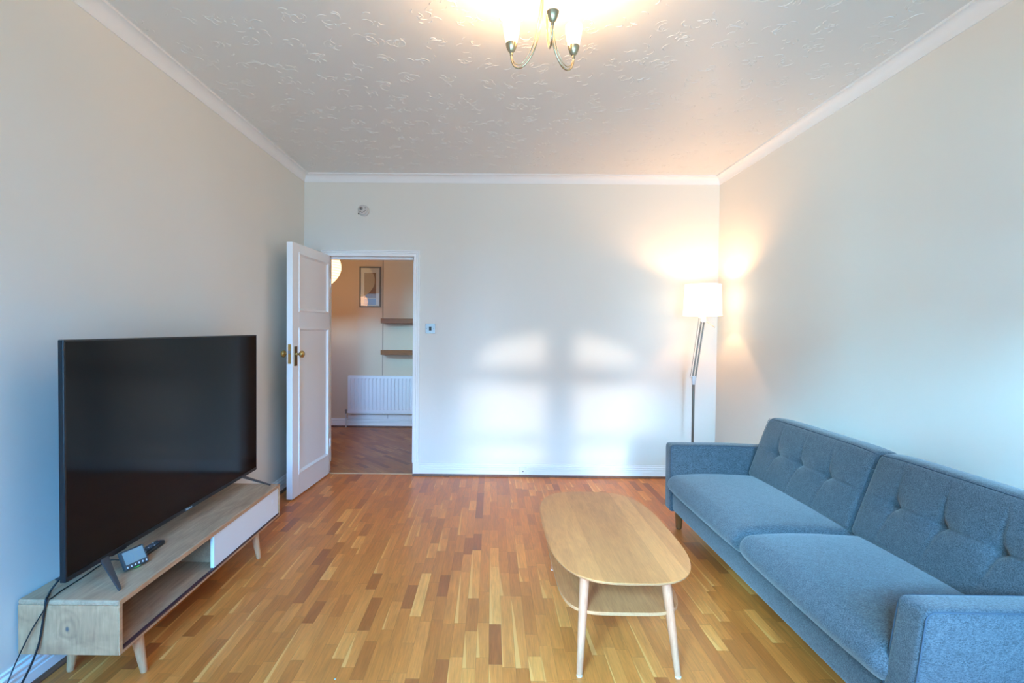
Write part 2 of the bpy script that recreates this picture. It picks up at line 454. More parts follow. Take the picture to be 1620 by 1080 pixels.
# hall shell
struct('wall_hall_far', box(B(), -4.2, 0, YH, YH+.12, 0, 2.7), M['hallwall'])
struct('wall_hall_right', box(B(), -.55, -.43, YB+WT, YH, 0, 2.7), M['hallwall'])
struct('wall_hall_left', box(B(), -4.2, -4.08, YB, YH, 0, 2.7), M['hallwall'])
struct('ceiling_hall', box(B(), -4.2, -.43, YB+WT, YH, 2.6, 2.7), M['trim'])
bm = B(); a, b_ = YB, YB+WT; hx0, hx1, hz0, hz1 = -2.40, -1.93, 1.62, 2.45
box(bm, -4.2, hx0, a, b_, 0, 2.7); box(bm, hx1, XL-.15, a, b_, 0, 2.7); box(bm, hx0, hx1, a, b_, 0, hz0); box(bm, hx0, hx1, a, b_, hz1, 2.7)
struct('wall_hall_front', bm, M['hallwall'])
bm = B(); box(bm, hx0, hx0+.04, a+.03, a+.08, hz0, hz1); box(bm, hx1-.04, hx1, a+.03, a+.08, hz0, hz1)
box(bm, hx0, hx1, a+.03, a+.08, hz0, hz0+.07); box(bm, hx0, hx1, a+.03, a+.08, hz1-.07, hz1); box(bm, hx0, hx1, a+.03, a+.08, 1.98, 2.02)
w2 = struct('window_2', bm, M['trim'])
obj('roller_blind', box(B(), hx0+.02, hx1-.02, a+.085, a+.09, 1.93, 2.44), M['blind'], w2)
obj('glass_pane', box(B(), hx0+.02, hx1-.02, a+.05, a+.054, hz0+.02, hz1-.02), M['pane'], w2)
# brick outside both windows: two blocks added to screen off the low sun
def brick(nt, b):
    k = NB(nt); br = k.n('ShaderNodeTexBrick'); c = k.mapping(k.coord(), rot=(PI/2,0,0)); k.link(c, br.inputs[0])
    br.inputs['Scale'].default_value = 4.4; br.inputs[1].default_value = (.30,.10,.05,1); br.inputs[2].default_value = (.22,.08,.045,1); br.inputs[3].default_value = (.3,.27,.23,1)
    k.link(br.outputs[0], b.inputs['Base Color'])
bm = B(); box(bm, -9.0, -.52, -9.3, -9.0, -.06, 4.6); box(bm, 1.03, 9.0, -9.3, -9.0, -.06, 4.6)
struct('wall_sun_blocker', bm, mat('red_brick_wall', (.25,.1,.06), .85, build=brick))
# thin panel joints on the hall wall (a door-sized hatch and a board seam)
bm = B(); box(bm, -1.469, -1.463, YH-.003, YH, .115, 2.6); struct('trim_1', bm, M['gap'])
bm = B(); box(bm, -1.822, -1.819, YH-.0015, YH, .115, 2.6); struct('trim_2', bm, M['hallwall'])

# cornices: coved section
def cove(e=.052, h=.074, top=.012):
    pr = [(0, 0), (.006, 0), (.006, .006)]
    for i in range(9):
        t = PI/2*i/8
        pr.append((.006 + (e-.014)*(1-math.cos(t)), .010 + (h-.022)*math.sin(t)))
    pr += [(e, h-.012), (e, h), (0, h)]
    return pr
CP = cove()
zb = H-.074
struct('trim_3', profile_run(B(), CP, (XL, YB, zb), (XR, YB, zb), out=(0,-1,0)), M['cornice'], smooth=True, auto=.6)
struct('trim_4', profile_run(B(), CP, (XL, YW, zb), (XL, YB, zb), out=(1,0,0)), M['cornice'], smooth=True, auto=.6)
struct('trim_5', profile_run(B(), CP, (XR, YW, zb), (XR, YB, zb), out=(-1,0,0)), M['cornice'], smooth=True, auto=.6)
# skirting: ribbed white board over a dark floor bead
SP = [(0,.018),(.018,.018),(.018,.056),(.010,.061),(.010,.066),(.018,.069),(.018,.076),(.009,.081),(.009,.086),(.016,.089),(.016,.095),(.007,.102),(.009,.113),(0,.115)]
FB = [(0,0),(.030,0),(.030,.006),(.026,.015),(.018,.019),(0,.019)]
def skirting(name, p0, p1, out):
    s = struct(name, profile_run(B(), SP, p0, p1, out=out), M['trim'])
    obj('floor_bead', profile_run(B(), FB, p0, p1, out=out), M['darkwood'], s)
AL, AR = DL-.062, DR+.054
skirting('baseboard_back', (AR-.002, YB, 0), (XR, YB, 0), (0,-1,0))
skirting('baseboard_left', (XL, YW, 0), (XL, YB, 0), (1,0,0))
skirting('baseboard_right', (XR, YW, 0), (XR, YB, 0), (-1,0,0))
skirting('baseboard_hall', (-4.08, YH, 0), (-.55, YH, 0), (0,-1,0))
skirting('baseboard_corner', (XL+.03, YB, 0), (AL, YB, 0), (0,-1,0))

# ------------------------------------------------------------------ door frame
# moulded architrave with a sunken stepped profile, plinth blocks, lining and stops
bm = B()
AP = [(0,0),(.018,0),(.020,.003),(.020,.020),(.012,.024),(.012,.029),(.018,.031),(.018,.035),(.008,.039),(.008,.044),(.017,.047),(.017,.052),(.011,.054),(0,.054)]
def arch_run(bm, p0, p1, side, m0=0, m1=0):
    out = Vector((0,-1,0)); side = Vector(side); d = (Vector(p1)-Vector(p0)).normalized()
    a = [bm.verts.new(Vector(p0) + out*o + side*u - d*u*m0) for o, u in AP]
    b = [bm.verts.new(Vector(p1) + out*o + side*u + d*u*m1) for o, u in AP]
    n = len(AP)
    for i in range(n): bm.faces.new((a[i], a[(i+1)%n], b[(i+1)%n], b[i]))
    bm.faces.new(a[::-1]); bm.faces.new(b)
arch_run(bm, (DR, YB, .115), (DR, YB, DH), (1,0,0), 0, 1)
arch_run(bm, (DL, YB, .115), (DL, YB, DH), (-1,0,0), 0, 1)
arch_run(bm, (DL, YB, DH), (DR, YB, DH), (0,0,1), 1, 1)
box(bm, DR, DR+.056, YB-.021, YB, .019, .118, .001); box(bm, DL-.056, DL, YB-.021, YB, .019, .118, .001)
fr = struct('door_1', bm, M['trim'])
bm = B()
box(bm, DR, DR+.02, YB, YB+WT, 0, DH+.02); box(bm, DL-.02, DL, YB, YB+WT, 0, DH+.02); box(bm, DL, DR, YB, YB+WT, DH, DH+.02)
obj('door_lining', bm, M['trim'], fr)
bm = B()
box(bm, DR-.016, DR, YB+.048, YB+.085, .10, DH); box(bm, DL, DL+.016, YB+.048, YB+.085, .10, DH); box(bm, DL, DR, YB+.048, YB+.085, DH-.022, DH)
obj('door_stop', bm, M['trim'], fr)
obj('threshold_strip', box(B(), DL, DR, YB+.014, YB+.040, 0, .006, .002), M['threshold'], fr)
obj('plinth_bead', profile_run(B(), FB, (DR, YB-.003, 0), (AR+.004, YB-.003, 0), out=(0,-1,0)), M['darkwood'], fr)

# ------------------------------------------------------------------ open door leaf
DW, DT = .748, .046
hinge = Vector((-1.4705, 4.684, 0)); lead = Vector((-1.521, 3.938, 0))
ds = (hinge-lead).normalized(); dn = Vector((ds.y, -ds.x, 0))      # s runs from lead edge to hinge, n towards the room
def D(s, n, z): return lead + ds*s + dn*n + Vector((0,0,z))
def dbox(bm, s0, s1, n0, n1, z0, z1, bev=0):
    b2 = B(); box(b2, s0, s1, n0, n1, z0, z1, bev)
    for v in b2.verts: v.co = D(*v.co)
    me = bpy.data.meshes.new('t'); b2.to_mesh(me); b2.free(); bm.from_mesh(me); bpy.data.meshes.remove(me)
    return bm
panels = [(.112, .712, 1.463, 1.912), (.112, .712, .182, 1.325)]
leaf = thing('panelled_door', 'white two-panel door standing open into the room beside the television', 'door', hinge)
leaf['kind'] = 'thing'
bm = B(); z0, z1 = .010, 1.985
dbox(bm, 0, .112, -DT, 0, z0, z1, .0015); dbox(bm, .712, DW, -DT, 0, z0, z1, .0015)
for a, b_ in ((z0, .182), (1.325, 1.463), (1.912, z1)): dbox(bm, .112, .712, -DT, 0, a, b_)
obj('door_frame', bm, M['trim'], leaf)
for p in panels:
    dbm = dbox(B(), p[0], p[1], -DT+.012, -.012, p[2], p[3]); pn = obj('door_panel', dbm, M['trim'], leaf)
    bm = B(); mw = .020
    prof = [(0,-.012),(mw,-.012),(mw-.004,-.007),(mw-.010,.001),(mw-.014,.006),(.004,.0065),(-.004,.005),(-.005,0),(0,0)]
    c = [(p[0],p[2]),(p[1],p[2]),(p[1],p[3]),(p[0],p[3])]; inn = [(1,1),(-1,1),(-1,-1),(1,-1)]
    rings = [[bm.verts.new(D(q[0]+i[0]*o, n, q[1]+i[1]*o)) for o, n in prof] for q, i in zip(c, inn)]
    skin(bm, rings, False, True); obj('panel_moulding', bm, M['trim'], pn)
hd = obj('knob_plate', dbox(B(), .028, .076, 0, .004, 1.036, 1.187, .0015), M['darkbrass'], leaf)
def knob(sgn, base_n):
    b2 = B()
    lathe(b2, [(.012,0),(.012,.004),(.0085,.007),(.008,.024),(.012,.030),(.022,.034),(.0265,.042),(.0275,.050),(.024,.059),(.014,.065),(.001,.067)], D(.052, base_n, 1.128), dn*sgn, 24)
    return b2
obj('door_knob', knob(1, .004), M['brass'], leaf, smooth=True, auto=.9)
obj('door_knob', knob(-1, -DT-.002), M['brass'], leaf, smooth=True, auto=.9)
bm = dbox(B(), -.003, .001, -DT+.012, -.012, 1.055, 1.205); lp = obj('latch_plate', bm, M['brass'], leaf)
obj('latch_bolt', dbox(B(), -.010, -.002, -DT+.014, -.014, 1.132, 1.156, .002), M['steel'], lp)
for hz in (.25, 1.7):
    bm = B(); tube(bm, [D(DW+.004, .004, hz), D(DW+.004, .004, hz+.075)], .006, 10); obj('hinge', bm, M['trim'], leaf)

# ------------------------------------------------------------------ wall fittings
sw = thing('light_switch', 'square brushed steel light switch with black rocker right of doorway', 'light switch', (-.5585, YB, 1.334))
obj('switch_plate', box(B(), -.6025, -.5145, YB-.006, YB, 1.29, 1.378, .002), M['steel'], sw)
obj('rocker', box(B(), -.570, -.547, YB-.010, YB-.005, 1.316, 1.352, .0015), M['black'], sw)
for dx in (-.032, .032):
    obj('screw', lathe(B(), [(.0035,0),(.0035,.0012),(.001,.002)], (-.5585+dx, YB-.006, 1.334), (0,-1,0), 10), M['tvfoot'], sw)
so = thing('phone_socket', 'small white socket fixed on the skirting board of the back wall', 'wall socket', (.290, YB-.018, .056))
obj('socket_plate', box(B(), .256, .326, YB-.027, YB-.012, .021, .091, .003), M['socketwhite'], so)
obj('socket_slot', box(B(), .284, .298, YB-.0285, YB-.026, .048, .054), M['slot'], so)
for dx in (-.024, .024):
    obj('screw', lathe(B(), [(.003,0),(.003,.001),(.001,.0018)], (.291+dx, YB-.027, .051), (0,-1,0), 8), M['lampwhite'], so)

sd = thing('smoke_detector', 'round off-white smoke detector high on wall above the doorway', 'smoke detector', (-1.168, YB, 2.391))
obj('base_ring', lathe(B(), [(.050,0),(.050,.010),(.047,.014),(.040,.016)], (-1.164, YB, 2.388), (0,-1,0), 40), M['detector'], sd, smooth=True, auto=.5)
obj('sensor_dome', lathe(B(), [(.043,.012),(.043,.030),(.040,.036),(.030,.040),(.001,.041)], (-1.170, YB, 2.394), (0,-1,0), 40), M['detector'], sd, smooth=True, auto=.6)
for ang in (20, -20, -55, -92, -130):
    a = math.radians(ang); bm = B()
    cx, cz = -1.170+.028*math.cos(a), 2.394+.028*math.sin(a)
    lathe(bm, [(.0055,.037),(.0055,.0405),(.0035,.0412)], (cx, YB, cz), (0,-1,0), 10); obj('vent_slot', bm, M['slot'], sd)
bm = lathe(B(), [(.016,.038),(.016,.043),(.012,.045)], (-1.179, YB, 2.401), (0,-1,0), 24); obj('test_button', bm, M['steel'], sd, smooth=True, auto=.6)
obj('indicator', lathe(B(), [(.007,.044),(.006,.0465),(.001,.047)], (-1.181, YB, 2.400), (0,-1,0), 14), M['slot'], sd)
obj('release_tab', box(B(), -1.214, -1.206, YB-.016, YB, 2.355, 2.366), M['slot'], sd)

# ------------------------------------------------------------------ hall contents
rad = thing('radiator', 'white ribbed panel radiator on the hall wall seen through doorway', 'radiator', (-1.42, YH-.08, .18))
bm = B(); rx0, rx1, rz0, rz1, ry = -1.905, -.80, .196, .690, YH-.095
pts = []
x = rx0; pitch = .0492
prof2 = [(rx0, 0), (rx0+.022, 0)]
xx = rx0+.022
while xx + pitch < rx1-.01:
    prof2 += [(xx+.004, .0), (xx+.012, .013), (xx+.022, .013), (xx+.030, 0)]; xx += pitch
prof2.append((rx1, 0))
def sheet(bm, z0, z1, dep):
    a = [bm.verts.new((px, ry + o*dep, z0)) for px, o in prof2]; b = [bm.verts.new((px, ry + o*dep, z1)) for px, o in prof2]
    return a, b
rows = []
for z, d in ((rz0,0),(rz0+.045,0),(rz0+.058,.8),(rz0+.075,1),(rz1-.055,1),(rz1-.038,.8),(rz1-.027,0),(rz1,0)):
    rows.append([bm.verts.new((px, ry + o*d, z)) for px, o in prof2])
for a, b_ in zip(rows, rows[1:]):
    for i in range(len(a)-1): bm.faces.new((a[i], a[i+1], b_[i+1], b_[i]))
obj('front_panel', bm, M['radiator'], rad)
bm = B(); box(bm, rx0, rx1, ry+.014, ry+.05, rz0, rz1-.001, .003); box(bm, rx0, rx1, ry-.001, ry+.05, rz1, rz1+.008, .002); box(bm, rx0-.004, rx0+.001, ry, ry+.05, rz0, rz1)
obj('casing', bm, M['radiator'], rad)
for bx in (-1.7, -1.1): obj('bracket', box(B(), bx, bx+.03, ry+.05, YH-.0005, rz0+.1, rz1-.1), M['radiator'], rad)
bm = B(); tube(bm, [(rx0-.035, ry+.03, .0), (rx0-.035, ry+.03, .205)], .0075, 10); tube(bm, [(rx0-.035, ry+.03, .205), (rx0+.01, ry+.03, .215)], .008, 10)
vp = obj('inlet_pipe', bm, M['hose'], rad)
obj('valve', lathe(B(), [(.010,0),(.014,.006),(.014,.022),(.011,.030),(.015,.034),(.015,.052),(.010,.056)], (rx0-.035, ry+.03, .19), (0,0,1), 16), M['steel'], vp, smooth=True, auto=.6)
pb = obj('pipe_boxing', box(B(), -1.925, -.56, YH-.03, YH, .119, .170, .001), M['trim']); tag(pb, 'low white boxing strip running beneath the hall radiator', 'pipe boxing')
obj('panel_joint', box(B(), -1.389, -1.386, YH-.0312, YH-.029, .121, .168), M['gap'], pb)

for z0_, z1_, lab in ((1.395, 1.462, 'upper of two brown wooden picture shelves on the hall wall'), (.982, 1.043, 'lower brown wooden shelf on hall wall, above the radiator')):
    s = thing('wall_shelf', lab, 'shelf', (-1.0, YH, z0_), 'brown shelves in the hall')
    obj('ledge', box(B(), -1.452, -.60, YH-.14, YH, z0_, z0_+.022, .001), M['shelf'], s)
    obj('front_lip', box(B(), -1.462, -.60, YH-.16, YH-.14, z0_, z1_, .0015), M['shelf'], s)
    obj('back_rail', box(B(), -1.452, -.60, YH-.016, YH, z0_+.022, z1_-.003, .001), M['shelf'], s)

pf = thing('framed_picture', 'tall glazed picture in thin grey frame hanging on hall wall', 'picture', (-1.637, YH, 1.61))
px0, px1, pz0, pz1 = -1.778, -1.495, 1.612, 2.150
bm = B(); fw = .016
box(bm, px0, px1, YH-.028, YH-.004, pz0, pz0+fw, .001); box(bm, px0, px1, YH-.028, YH-.004, pz1-fw, pz1, .001)
box(bm, px0, px0+fw, YH-.028, YH-.004, pz0+fw, pz1-fw, .001); box(bm, px1-fw, px1, YH-.028, YH-.004, pz0+fw, pz1-fw, .001)
obj('picture_frame', bm, M['frame'], pf)
pr = obj('print', box(B(), px0+fw, px1-fw, YH-.014, YH-.010, pz0+fw, pz1-fw), M['print'], pf)
obj('printed_panel', box(B(), px0+.062, px1-.062, YH-.0150, YH-.0139, pz0+.12, pz1-.08), M['printdark'], pr)
obj('printed_panel', box(B(), px0+.062, px1-.062, YH-.0156, YH-.0149, pz0+.03, pz0+.11), M['printblue'], pr)
obj('picture_glass', box(B(), px0+fw-.002, px1-fw+.002, YH-.022, YH-.019, pz0+fw-.002, pz1-fw+.002), M['pane'], pf)

lx, ly = -1.995, 6.05
ln = thing('paper_lantern', 'glowing ribbed paper lantern hanging in the hall behind the open door', 'ceiling lamp', (lx, ly, 2.6))
prof = []
for i in range(33):
    t = i/32; z = -.34 + .56*t
    r = .22*math.sin(min(PI, PI*(.06+.90*t**.85)))
    prof.append((max(.03, r), z))
obj('lamp_shade', lathe(B(), prof, (lx, ly, 2.14), seg=40, cap=(False, False)), M['lantern'], ln, smooth=True)
obj('cord', tube(B(), [(lx, ly, 2.36), (lx, ly, 2.6)], .003, 8), M['lampwhite'], ln)

# ------------------------------------------------------------------ low television cabinet
SX0, SX1, SY0, SY1, SZ0, SZ1 = -1.694, -1.327, 1.825, 3.235, .150, .350
t_ = .020
st = thing('television_cabinet', 'low pale wood television cabinet with open shelf and white sliding door', 'television cabinet', ((SX0+SX1)/2, (SY0+SY1)/2, 0))
SPLIT = 2.53
obj('top_board', box(B(), SX0, SX1-.003, SY0, SY1, SZ1-t_, SZ1, .006, seg=3), M['stand'], st)
obj('bottom_board', box(B(), SX0, SX1-.003, SY0+.004, SY1-.004, SZ0, SZ0+t_, .004), M['stand'], st)
obj('side_panel', box(B(), SX0, SX1-.003, SY0, SY0+t_, SZ0+.001, SZ1-t_+.001, .0025, seg=3), M['stand_end'], st)
obj('side_panel', box(B(), SX0, SX1-.003, SY1-t_, SY1, SZ0+.001, SZ1-t_+.001, .0025, seg=3), M['stand'], st)
obj('back_panel', box(B(), SX0+.004, SX0+.012, SY0+t_, SY1-t_, SZ0+t_, SZ1-t_), M['stand'], st)
obj('divider', box(B(), SX0+.012, SX1-.03, SPLIT, SPLIT+.018, SZ0+t_, SZ1-t_), M['stand'], st)
bm = B(); e = .0045
box(bm, SX1-.004, SX1, SY0+.002, SY1-.002, SZ1-t_, SZ1-.001, .001); box(bm, SX1-.004, SX1, SY0+.002, SY1-.002, SZ0+.001, SZ0+t_-.004, .001)
box(bm, SX1-.004, SX1, SY0+.001, SY0+.017, SZ0+t_-.004, SZ1-t_); box(bm, SX1-.004, SX1, SY1-.017, SY1-.001, SZ0+t_-.004, SZ1-t_)
obj('front_edge', bm, M['standedge'], st)
obj('track_edge', box(B(), SX1-.012, SX1+.0004, SY0+t_-.003, SY1-t_, SZ0+t_-.0075, SZ0+t_+.0008), M['plum'], st)
dr = obj('sliding_door', box(B(), SX1-.022, SX1-.004, 2.466, SY1-t_-.004, SZ0+t_+.001, SZ1-t_-.001, .0015), M['whitedoor'], st)
obj('finger_hole', lathe(B(), [(.0155,0),(.0155,.0008),(.001,.001)], (SX1-.0045, 3.130, .270), (1,0,0), 24), M['hole'], dr)
for (fx, fy, dx) in ((-1.362, 1.965, .028), (-1.362, 2.955, .026), (-1.600, 1.965, -.020), (-1.600, 2.955, -.020)):
    bm = B(); top = Vector((fx, fy, SZ0)); bot = Vector((fx+dx, fy, 0))
    tube(bm, [top, top.lerp(bot, .6), bot+Vector((0,0,.004)), bot], [.0225, .0165, .0125, .011], 20)
    obj('leg', bm, M['standleg'], st, smooth=True, auto=.8)

# ------------------------------------------------------------------ television
tv = thing('television', 'large flat black television standing on the low wooden cabinet', 'television', (-1.51, 2.53, .35))
TY0, TY1, TZ0, TZ1, TX = 1.792, 3.272, .428, 1.285, -1.492
bm = B(); box(bm, TX-.022, TX-.001, TY0, TY1, TZ0, TZ1, .003)
obj('cabinet_body', bm, M['tvblack'], tv)
bm = B(); bz = .007
box(bm, TX-.002, TX, TY0+.001, TY0+bz, TZ0+.001, TZ1-.001); box(bm, TX-.002, TX, TY1-bz, TY1-.001, TZ0+.001, TZ1-.001)
box(bm, TX-.002, TX, TY0+bz, TY1-bz, TZ1-bz, TZ1-.001); box(bm, TX-.002, TX+.001, TY0+bz, TY1-bz, TZ0+.001, TZ0+.018)
bz_ = obj('bezel', bm, M['tvblack'], tv)
obj('screen', box(B(), TX-.003, TX-.0008, TY0+bz, TY1-bz, TZ0+.018, TZ1-bz), M['screen'], tv)
bm = B(); rbox(bm, TX-.040, (TY0+TY1)/2, .70, .020, .62, .22, .018, (2,4,4), 3); obj('rear_housing', bm, M['tvblack'], tv, smooth=True)
def text(name, s, size, m, parent, mtx, ext=.0004):
    cu = bpy.data.curves.new(name, 'FONT'); cu.body = s; cu.size = size; cu.extrude = ext; cu.align_x = 'CENTER'; cu.align_y = 'CENTER'
    to = bpy.data.objects.new(name, cu); COL.objects.link(to)
    dg = bpy.context.evaluated_depsgraph_get(); me = bpy.data.meshes.new_from_object(to.evaluated_get(dg))
    bpy.data.objects.remove(to); me.transform(mtx); b2 = B(); b2.from_mesh(me); bpy.data.meshes.remove(me)
    return obj(name, b2, m, parent)
# text lies in the plane x = const, reading along +y
MT = Matrix(((0,0,1,0),(1,0,0,0),(0,1,0,0),(0,0,0,1)))
text('lettering', 'Hisense', .017, M['logo'], bz_, Matrix.Translation((TX+.0015, (TY0+TY1)/2, TZ0+.0095)) @ MT)
obj('sensor_bump', box(B(), TX-.016, TX-.002, 2.02, 2.10, TZ0-.006, TZ0+.002, .002), M['tvblack'], tv)
def blade(p0, p1, w0, w1, th=.004):
    """flat tapering foot from p0 (top) to p1 (tip)"""
    bm = B(); p0, p1 = Vector(p0), Vector(p1); d = (p1-p0).normalized(); side = Vector((0,1,0)); nrm = d.cross(side).normalized()
    rings = []
    for f, w in ((0, w0), (.5, (w0+w1)/2*.97), (.93, w1), (1, w1*.6)):
        c = p0.lerp(p1, f)
        rings.append([bm.verts.new(c + side*w*a + nrm*th*b) for a, b in ((-1,-.6),(-.6,-1),(.6,-1),(1,-.6),(1,.6),(.6,1),(-.6,1),(-1,.6))])
    skin(bm, rings); return bm
obj('foot', blade((-1.493, 1.975, .435), (-1.372, 1.893, .3555), .021, .0085), M['tvfoot'], tv)
obj('foot', blade((-1.512, 1.965, .435), (-1.672, 1.965, .3555), .020, .0085), M['tvfoot'], tv)
obj('foot', blade((-1.493, 3.085, .435), (-1.366, 3.185, .3555), .018, .007), M['tvfoot'], tv)
obj('foot', blade((-1.512, 3.09, .435), (-1.672, 3.16, .3555), .018, .007), M['tvfoot'], tv)

# ------------------------------------------------------------------ energy display, remote and cables
en = thing('energy_display', 'small tilted charcoal energy display with pale screen beside the television foot', 'energy display', (-1.43, 2.08, .35))
uc = Vector((-1.429, 2.075, .3590)); ua = Vector((.30, .954, 0)).normalized()            # along its width
ub = (Vector((0,0,1))*math.cos(.50) + Vector((-.954,.30,0))*math.sin(.50)).normalized()  # up its tilted face
un = ua.cross(ub).normalized()
def EP(a, b, n): return uc + ua*a + ub*b + un*n
def ebox(a0, a1, b0, b1, n0, n1, bev=0, bm=None):
    bm = bm or B(); b2 = B(); box(b2, a0, a1, b0, b1, n0, n1, bev)
    for v in b2.verts: v.co = EP(*v.co)
    me = bpy.data.meshes.new('t'); b2.to_mesh(me); b2.free(); bm.from_mesh(me); bpy.data.meshes.remove(me); return bm
obj('casing', ebox(-.052, .052, .002, .080, -.016, 0, .006), M['devicebody'], en)
ls = obj('lcd_screen', ebox(-.043, .043, .022, .073, -.001, .0006), M['lcd'], en)
bm = B(); loop_tube(bm, [EP(-.020+.017*math.cos(t), .047+.019*math.sin(t), .0007) for t in [2*PI*i/28 for i in range(28)]], .0005, 5)
loop_tube(bm, [EP(-.020+.006*math.cos(t), .047+.007*math.sin(t), .0007) for t in [2*PI*i/16 for i in range(16)]], .0004, 5); obj('dial', bm, M['lcdink'], ls)
bm = B()
for a0, a1, b0 in ((.006,.036,.056),(.006,.028,.048),(.014,.034,.040)): ebox(a0, a1, b0, b0+.0016, .0005, .0009, bm=bm)
obj('readout', bm, M['lcdink'], ls)
for i in range(6):
    a = -.040 + i*.016; bm = B()
    ebox(a-.0030, a+.0026, .0085, .0140, -.0002, .0008, .0003, bm); ebox(a-.0012, a+.0022, .0128, .0160, -.0002, .0008, .0003, bm); obj('touch_icon', bm, M['icon'], en)
obj('status_light', ebox(-.012, .012, .0006, .0028, -.010, -.004), M['green'], en)
bm = ebox(-.020, .020, .0185, .0235, -.050, -.012, .002); obj('stand_foot', bm, M['devicebody'], en)

rm = thing('remote_control', 'long black remote control lying on the cabinet behind the energy display', 'remote control', (-1.49, 2.25, .35))
r0, r1 = Vector((-1.487, 2.150, .351)), Vector((-1.492, 2.318, .351)); rd = (r1-r0).normalized(); rs_ = Vector((rd.y, -rd.x, 0))
def RP(a, s, z): return r0 + rd*a + rs_*s + Vector((0,0,z))
bm = B(); rbox(bm, 0,0,0, .084, .0235, .0095, .008, (6,2,2), 3)
for v in bm.verts:
    q = v.co.copy(); w = 1 - .12*max(0, q.x/.084); v.co = RP(q.x+.084, q.y*w, q.z+.0095)
obj('casing', bm, M['tvblack'], rm, smooth=True)
rows_ = [(.150, (0,), 'red')] + [(.015+.0125*i, (-.011, 0, .011), 'button') for i in range(10) if i not in (6,)]
k_ = 0
for a, ss, mm in rows_:
    for s in ss:
        obj('remote_button', lathe(B(), [(.0033,0),(.0033,.0012),(.0022,.0018)], RP(a, s, .0185), (0,0,1), 8), M[mm] if mm == 'red' else M['icon'] if (k_ % 4 == 1) else M['button'], rm); k_ += 1
obj('remote_button', lathe(B(), [(.0095,0),(.0095,.0012),(.007,.0018)], RP(.090, 0, .0185), (0,0,1), 20), M['button'], rm)

pc = smoothpath([(-1.555,1.93,.52),(-1.585,1.90,.42),(-1.622,1.885,.358),(-1.604,1.850,.3545),(-1.590,1.8255,.3550),(-1.588,1.8190,.345),(-1.589,1.8185,.325),(-1.594,1.817,.29),(-1.606,1.814,.207),(-1.622,1.806,.145),(-1.640,1.80,.098),(-1.660,1.79,.05),(-1.672,1.765,.008),(-1.60,1.60,.004),(-1.55,1.2,.004)], 8)
tag(obj('power_cable', tube(B(), pc, .0036, 8), M['cable'], smooth=True, org=(-1.60,1.82,.2)), 'thick black power cable hanging from television over cabinet end', 'cable')
dc = smoothpath([(-1.470,2.085,.372),(-1.500,2.107,.372),(-1.548,2.135,.356),(-1.587,2.140,.3535),(-1.600,2.095,.3530),(-1.592,2.022,.3530),(-1.588,1.955,.3530),(-1.585,1.885,.3540),(-1.578,1.835,.3532),(-1.580,1.8225,.3535),(-1.581,1.8185,.345),(-1.592,1.814,.315),(-1.630,1.812,.252),(-1.657,1.808,.195),(-1.676,1.795,.137),(-1.680,1.775,.095),(-1.676,1.745,.05),(-1.66,1.70,.006),(-1.64,1.5,.003)], 8)
tag(obj('display_cable', tube(B(), dc, .0022, 8), M['cable'], smooth=True, org=(-1.60,1.85,.2)), 'thin black cable running from energy display over cabinet end', 'cable')
tag(obj('foil_scrap', lathe(B(), [(.004,0),(.003,.0015),(.001,.002)], (-.585, 1.94, 0), seg=7), M['steel'], org=(-.585,1.94,0)), 'tiny silvery scrap lying on floor in front of the cabinet', 'scrap')

# ------------------------------------------------------------------ coffee table
cx, cy, ca, cb, cz = .540, 2.418, .292, .534, .410
ct = thing('coffee_table', 'oak coffee table with rounded rectangular top, lower shelf and splayed legs', 'coffee table', (cx, cy, 0))
def sup(a, b, n, N=96, x0=cx, y0=cy):
    out = []
    for i in range(N):
        t = 2*PI*i/N; c, s = math.cos(t), math.sin(t)
        out.append((x0 + a*math.copysign(abs(c)**(2/n), c), y0 + b*math.copysign(abs(s)**(2/n), s)))
    return out
def slab(bm, levels):
    rings = [[bm.verts.new((x, y, z)) for x, y in sup(a, b, n)] for a, b, n, z in levels]
    skin(bm, rings); return bm
NS = 3.2
bm = slab(B(), [(ca-.020, cb-.020, NS, cz-.019), (ca-.004, cb-.004, NS, cz-.011), (ca-.001, cb-.001, NS, cz-.006), (ca, cb, NS, cz-.0015)])
tt = obj('table_edge', bm, M['oakedge'], ct)
obj('table_top', slab(B(), [(ca, cb, NS, cz-.0014), (ca-.0012, cb-.0012, NS, cz)]), M['oaktop'], ct)
sz = .235; sa, sb_, sn = ca-.045, cb-.120, 4.6
obj('shelf_edge', slab(B(), [(sa-.004, sb_-.004, sn, sz-.016), (sa, sb_, sn, sz-.013), (sa, sb_, sn, sz-.001)]), M['oakedge'], ct)
obj('shelf', slab(B(), [(sa, sb_, sn, sz-.001), (sa-.001, sb_-.001, sn, sz)]), M['oakshelf'], ct)
LX, LY, BX, BY = .158, .360, .190, .442
for sx in (-1, 1):
    for sy in (-1, 1):
        top = Vector((cx + sx*(LX-.0), cy + sy*LY, cz-.018)); bot = Vector((cx + sx*BX - .006*0, cy + sy*BY, 0))
        bm = B(); tube(bm, [top, top.lerp(bot, .12), top.lerp(bot, .55), top.lerp(bot, .985)], [.0185, .0195, .0165, .0115], 24)
        lg = obj('leg', bm, M['ashleg'], ct, smooth=True, auto=.8)
        bm = B(); lathe(bm, [(.0105,0),(.0115,.002),(.0115,.006)], (bot.x, bot.y, 0), seg=20); obj('foot_glide', bm, M['socketwhite'], lg)
